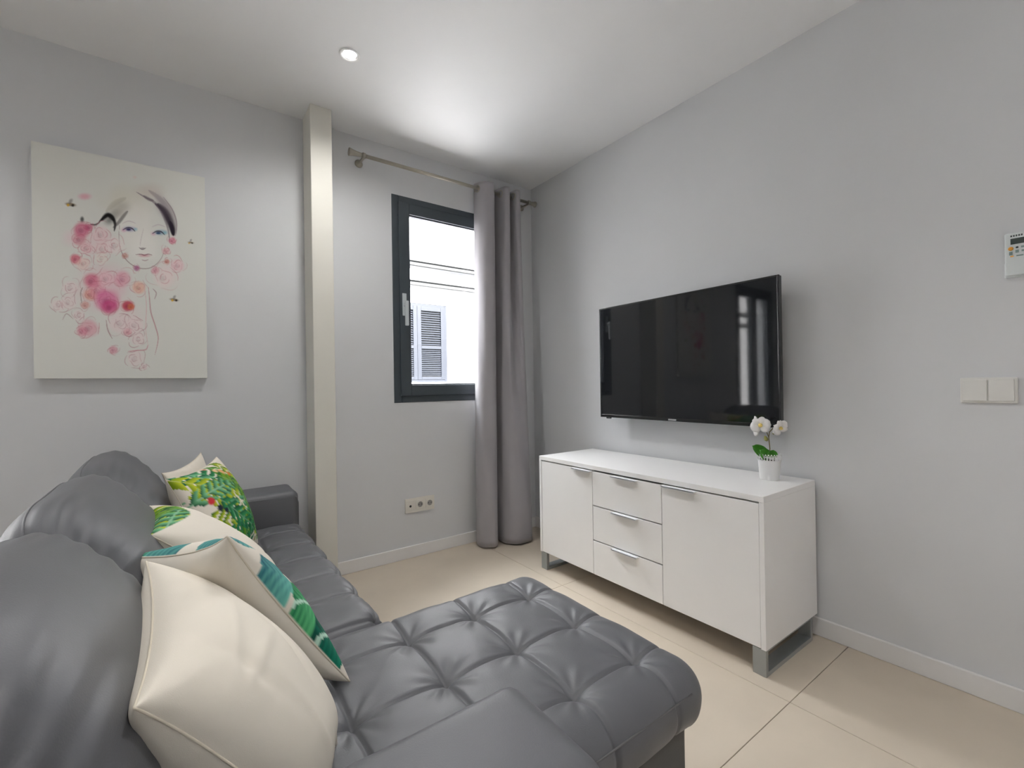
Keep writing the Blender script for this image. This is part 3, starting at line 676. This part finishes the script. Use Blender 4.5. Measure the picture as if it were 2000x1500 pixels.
# pale hair, face, dark hair
wash(590, 400, 200, 130, (214, 208, 190), .55, .9); wash(720, 350, 120, 70, (205, 190, 180), .5, .9); wash(640, 560, 150, 260, (238, 234, 228), .6, .7)
stroke([(650, 355), (700, 385), (740, 405), (775, 440), (805, 500), (828, 570), (836, 640)], 9, (120, 105, 115), .7)
stroke([(720, 345), (790, 400), (840, 470), (862, 540), (866, 600)], 24, (150, 135, 142), .55); stroke([(755, 420), (800, 460), (835, 530), (853, 595)], 17, (60, 45, 65), .9); stroke([(838, 520), (852, 560), (858, 600)], 15, (22, 15, 24), .95)
stroke([(690, 375), (720, 395), (745, 402)], 12, (110, 95, 105), .6); stroke([(800, 380), (850, 450), (874, 520), (872, 590)], 4, (120, 95, 110), .6)
wash(520, 490, 70, 40, (110, 105, 100), .45, .9, -.5); stroke([(440, 530), (465, 505), (490, 490), (515, 500), (530, 540), (525, 580)], 13, (18, 14, 16), .95); stroke([(520, 560), (550, 530), (580, 490), (600, 465)], 13, (70, 62, 64), .7); stroke([(392, 542), (420, 545), (445, 530)], 6, (25, 20, 22), .9); stroke([(480, 470), (530, 420), (590, 390)], 20, (185, 180, 165), .5)
wash(347, 515, 16, 24, (45, 45, 48), .85, .7)
stroke([(555, 545), (552, 610), (560, 680), (590, 740), (640, 780), (695, 792), (745, 778), (790, 730), (812, 660)], 3.2, (140, 110, 110), .65)
wash(700, 660, 110, 120, (240, 237, 232), .5, .8)
for (x, y, c1, c2) in ((606, 570, (95, 80, 165), (45, 40, 95)), (772, 588, (60, 130, 175), (40, 70, 110))):
    wash(x + 8, y - 4, 52, 24, c1, .55, .8); wash(x - 28, y + 4, 22, 18, (215, 130, 180), .45, .9); wash(x + 38, y - 2, 20, 16, (90, 185, 200), .5, .9); wash(x, y, 20, 10, c2, .95, .6)
    stroke([(x - 34, y + 4), (x - 10, y - 10), (x + 16, y - 8), (x + 36, y + 10)], 4.5, (35, 25, 55), .9); stroke([(x - 36, y - 34), (x, y - 48), (x + 40, y - 36)], 3.5, (190, 170, 180), .5)
wash(684, 676, 20, 8, (120, 95, 105), .6, .9); stroke([(664, 672), (682, 682), (702, 674)], 3.5, (90, 70, 80), .7); stroke([(690, 560), (676, 620), (670, 660)], 3, (205, 195, 195), .6)
wash(694, 718, 46, 12, (214, 160, 170), .75, .8); stroke([(646, 712), (675, 710), (694, 715), (715, 709), (738, 714)], 3.4, (135, 75, 90), .85); stroke([(680, 742), (698, 746), (715, 740)], 3, (150, 100, 110), .6)
wash(800, 440, 60, 120, (150, 135, 145), .5, .9, -.5); stroke([(770, 420), (815, 470), (846, 540), (856, 600)], 26, (45, 34, 50), .75); wash(560, 450, 90, 60, (150, 145, 135), .45, .9, -.5); wash(500, 520, 50, 40, (30, 24, 26), .6, .9, -.4); stroke([(455, 520), (490, 488), (525, 520)], 18, (20, 16, 18), .9)
wash(470, 900, 210, 190, (234, 180, 195), .55, .9); wash(420, 640, 150, 130, (238, 205, 210), .5, .9); wash(600, 1090, 160, 150, (240, 215, 216), .4, .9); wash(830, 820, 90, 120, (240, 212, 214), .45, .9)
# roses and blossoms
wash(362, 385, 48, 28, (226, 160, 178), .75, .8); wash(290, 620, 80, 70, (232, 205, 210), .6, .9)
for (x, y, r, c, a) in ((345, 575, 56, (212, 105, 140), .8), (385, 560, 30, (205, 90, 130), .7), (330, 630, 45, (212, 130, 150), .6), (450, 600, 58, (236, 205, 208), .6), (460, 680, 55, (236, 208, 208), .5), (370, 680, 42, (232, 190, 195), .6), (312, 740, 38, (214, 95, 120), .8), (355, 765, 48, (238, 206, 200), .6),
    (455, 735, 45, (238, 224, 216), .5), (530, 660, 60, (240, 222, 222), .5), (400, 862, 58, (216, 110, 140), .8), (480, 850, 60, (236, 190, 200), .6), (572, 850, 58, (228, 150, 175), .6), (392, 942, 46, (224, 150, 130), .7), (430, 920, 60, (230, 160, 180), .5), (488, 972, 82, (222, 105, 160), .75), (500, 1010, 55, (208, 70, 130), .7), (600, 1002, 40, (205, 65, 90), .9), (618, 1008, 22, (222, 130, 70), .7),
    (660, 898, 46, (236, 178, 155), .65), (365, 1000, 30, (220, 150, 140), .6), (385, 1130, 66, (226, 150, 170), .6), (345, 1150, 36, (220, 130, 155), .5), (520, 1252, 32, (222, 140, 165), .6), (600, 1150, 30, (226, 150, 165), .6), (850, 630, 26, (222, 120, 150), .7), (815, 690, 28, (230, 170, 180), .6), (880, 772, 46, (236, 190, 200), .55), (755, 802, 30, (224, 140, 165), .6), (650, 790, 22, (176, 90, 150), .7), (800, 840, 70, (238, 218, 216), .5), (820, 750, 20, (205, 110, 80), .6), (585, 720, 22, (205, 140, 120), .6)):
    rose(x, y, r, c, a)
for (x, y, r) in ((280, 902, 52), (218, 1002, 44), (270, 985, 52), (560, 1100, 72), (640, 1300, 58), (690, 1346, 24), (640, 1110, 60), (660, 1190, 50), (330, 1060, 40)): rose(x, y, r, (238, 214, 216), .45, (176, 110, 124), .55)
stroke([(715, 890), (722, 960), (730, 1040), (755, 1120), (770, 1190), (752, 1278)], 4.0, (185, 120, 130), .7); stroke([(690, 880), (705, 1000), (700, 1130), (715, 1230)], 3, (220, 180, 182), .6); stroke([(740, 905), (760, 930), (750, 965)], 3.5, (150, 100, 110), .6)
stroke([(480, 1080), (490, 1140), (515, 1190)], 3.5, (150, 90, 100), .6); stroke([(600, 1260), (650, 1255), (700, 1250), (712, 1225)], 4, (200, 110, 130), .6); stroke([(345, 990), (340, 930), (352, 900)], 3.5, (120, 80, 70), .6); stroke([(240, 1085), (262, 1050), (300, 1080)], 3, (150, 100, 110), .5)
wash(640, 270, 18, 14, (226, 200, 195), .5, .9)
for (x, y, r) in ((283, 432, 1.2), (955, 640, .8), (862, 967, 1.0)):
    wash(x, y, 34 * r, 11 * r, (120, 95, 50), .8, .6, .15); wash(x - 12 * r, y + 4, 9 * r, 9 * r, (215, 170, 50), .9, .6); wash(x + 10 * r, y + 4 * r, 9 * r, 9 * r, (35, 28, 25), .9, .6); wash(x, y - 16 * r, 12 * r, 18 * r, (95, 85, 85), .6, .8, .6)
vv = np.stack([QX0 + gu * (QX1 - QX0), np.full_like(gu, QY), QZ1 - gv * (QZ1 - QZ0)], -1).reshape(-1, 3)
cv = pyd('printed_face', vv, grid_faces(nz, nx), M_canvas, pic)
at = cv.data.color_attributes.new('print', 'FLOAT_COLOR', 'POINT')
at.data.foreach_set('color', np.concatenate([art.reshape(-1, 3), np.ones((nx * nz, 1))], 1).astype(np.float32).ravel())
adopt(pic)

# ------------------------------------------------------------------ potted orchid
OX, OY, OZ = 2.165, 0.985, CZ1
po = thing('potted_orchid', 'small white artificial orchid in a lace rimmed white pot on the sideboard', 'plant', (OX, OY, OZ))
lathe('pot', (OX, OY, OZ), (0, 0, 1), [(.0395, 0), (.0405, .002), (.046, .085), (.0475, .087), (.0455, .088), (.044, .08), (.04, .07)], M_pot, po, 40, caps=True)
lathe('moss', (OX, OY, OZ + .078), (0, 0, 1), [(.0435, 0), (.03, .006), (.0, .009)], M_soil, po, 24)
v, f = [], []; n = 26; cols = 8 * n
bm = bmesh.new(); NR = 5
for k in range(n):
    a0 = 2 * math.pi * k / n; a1 = 2 * math.pi * (k + 1) / n
    def pt(a, h): r = .0475 + h * .05; return Vector((OX + r * math.cos(a), OY + r * math.sin(a), OZ + .086 + h))
    seq = [(0, 0, 1, .0045), (0, .0045, .22, .016), (.78, .0045, 1, .016), (0, .016, 1, .0195), (.1, .0195, .32, .026), (.68, .0195, .9, .026), (.28, .0255, .72, .031)]
    for (f0, h0, f1, h1) in seq:
        b0, b1 = a0 + (a1 - a0) * f0, a0 + (a1 - a0) * f1
        q = [bm.verts.new(p) for p in (pt(b0, h0), pt(b1, h0), pt(b1, h1), pt(b0, h1))]; bm.faces.new(q)
lace = from_bm('lace_rim', bm, M_pot, po); ms_ = lace.modifiers.new('thickness', 'SOLIDIFY'); ms_.thickness = .0012
def leaf(p0, dirv, face, L, wd, droop):
    p0 = Vector(p0); d = Vector(dirv).normalized(); side = d.cross(Vector(face)).normalized(); upv = side.cross(d); v = []; f = []
    NL, NWD = 12, 7
    for i in range(NL):
        t = i / (NL - 1); w = wd * math.sin(math.pi * (.12 + .86 * t)) ** .6 if t < 1 else .001
        c = p0 + d * (L * t) - Vector((0, 0, 1)) * droop * t * t
        for j in range(NWD):
            q = (j / (NWD - 1) * 2 - 1); v.append(c + side * (w * q) + upv * (abs(q) ** 1.5 * wd * .35))
    o = pyd('leaf', v, grid_faces(NL, NWD), M_leaf, po); md = o.modifiers.new('thickness', 'SOLIDIFY'); md.thickness = .002
    return o
cz = OZ + .088
leaf((OX - .002, OY + .008, cz + .014), (-.62, .50, .66), (-.8, -.5, .45), .088, .026, .006); leaf((OX - .016, OY - .002, cz + .008), (-.55, .22, .62), (-.75, -.55, .5), .068, .026, .008)
leaf((OX - .018, OY - .018, cz + .010), (.05, -.15, .9), (-.8, -.5, .3), .044, .021, .004); leaf((OX + .012, OY + .02, cz + .010), (-.25, .55, .8), (-.8, -.5, .2), .070, .022, .010)
stem = [(OX, OY, OZ + .08), (OX, OY - .003, OZ + .14), (OX - .002, OY, OZ + .19), (OX - .004, OY - .004, OZ + .215), (OX - .006, OY - .022, OZ + .235)]
tube('stem', stem, .0022, M_stem, po)
tube('stem', [(OX - .002, OY, OZ + .19), (OX - .006, OY + .012, OZ + .23), (OX - .01, OY + .03, OZ + .265)], .0018, M_stem, po)
lathe('bud', (OX - .006, OY + .006, OZ + .172), (-.3, .2, .9), [(.001, 0), (.008, .006), (.009, .014), (.005, .024), (.001, .028)], M_bud, po, 12)
lathe('bud', (OX - .004, OY - .020, OZ + .205), (0, -.4, .9), [(.001, 0), (.005, .004), (.006, .010), (.001, .018)], M_bud, po, 12)
def flower(c, nrm, size, rot):
    c = Vector(c); nrm = Vector(nrm).normalized(); x, y = frame_of(nrm); root = None
    for k, (ang, L, wd) in enumerate(((0, 1, .62), (2.15, .95, .42), (math.pi, 1, .62), (1.05 + math.pi, .95, .42), (math.pi * 1.68, .95, .42))):
        a = ang + rot; d = x * math.cos(a) + y * math.sin(a); sd_ = nrm.cross(d); v = []
        NL, NWD = 8, 6
        for i in range(NL):
            t = i / (NL - 1); w = size * wd * math.sin(math.pi * (.08 + .88 * t)) ** .55
            for j in range(NWD):
                q = j / (NWD - 1) * 2 - 1; v.append(c + d * (size * L * t) + sd_ * (w * q) + nrm * (size * (.28 * math.sin(t * 2.4) - .15 * q * q + .02 * k)))
        o = pyd('petal', v, grid_faces(NL, NWD), M_petal, po); md = o.modifiers.new('thickness', 'SOLIDIFY'); md.thickness = .0008
    lathe('flower_lip', c + nrm * (size * .05), nrm, [(size * .16, 0), (size * .22, size * .18), (size * .12, size * .40), (0.0005, size * .45)], M_lip, po, 12)
flower((OX - .030, OY + .022, OZ + .245), (-.8, -.25, .15), .042, .3)
flower((OX - .012, OY + .045, OZ + .225), (-.7, .5, .0), .034, 1.2)
flower((OX - .010, OY - .050, OZ + .238), (-.45, -.8, -.15), .038, .8)
lathe('bud', (OX - .02, OY + .045, OZ + .268), (-.2, .3, .9), [(.001, 0), (.006, .005), (.007, .011), (.001, .02)], M_petal, po, 12)
adopt(po)
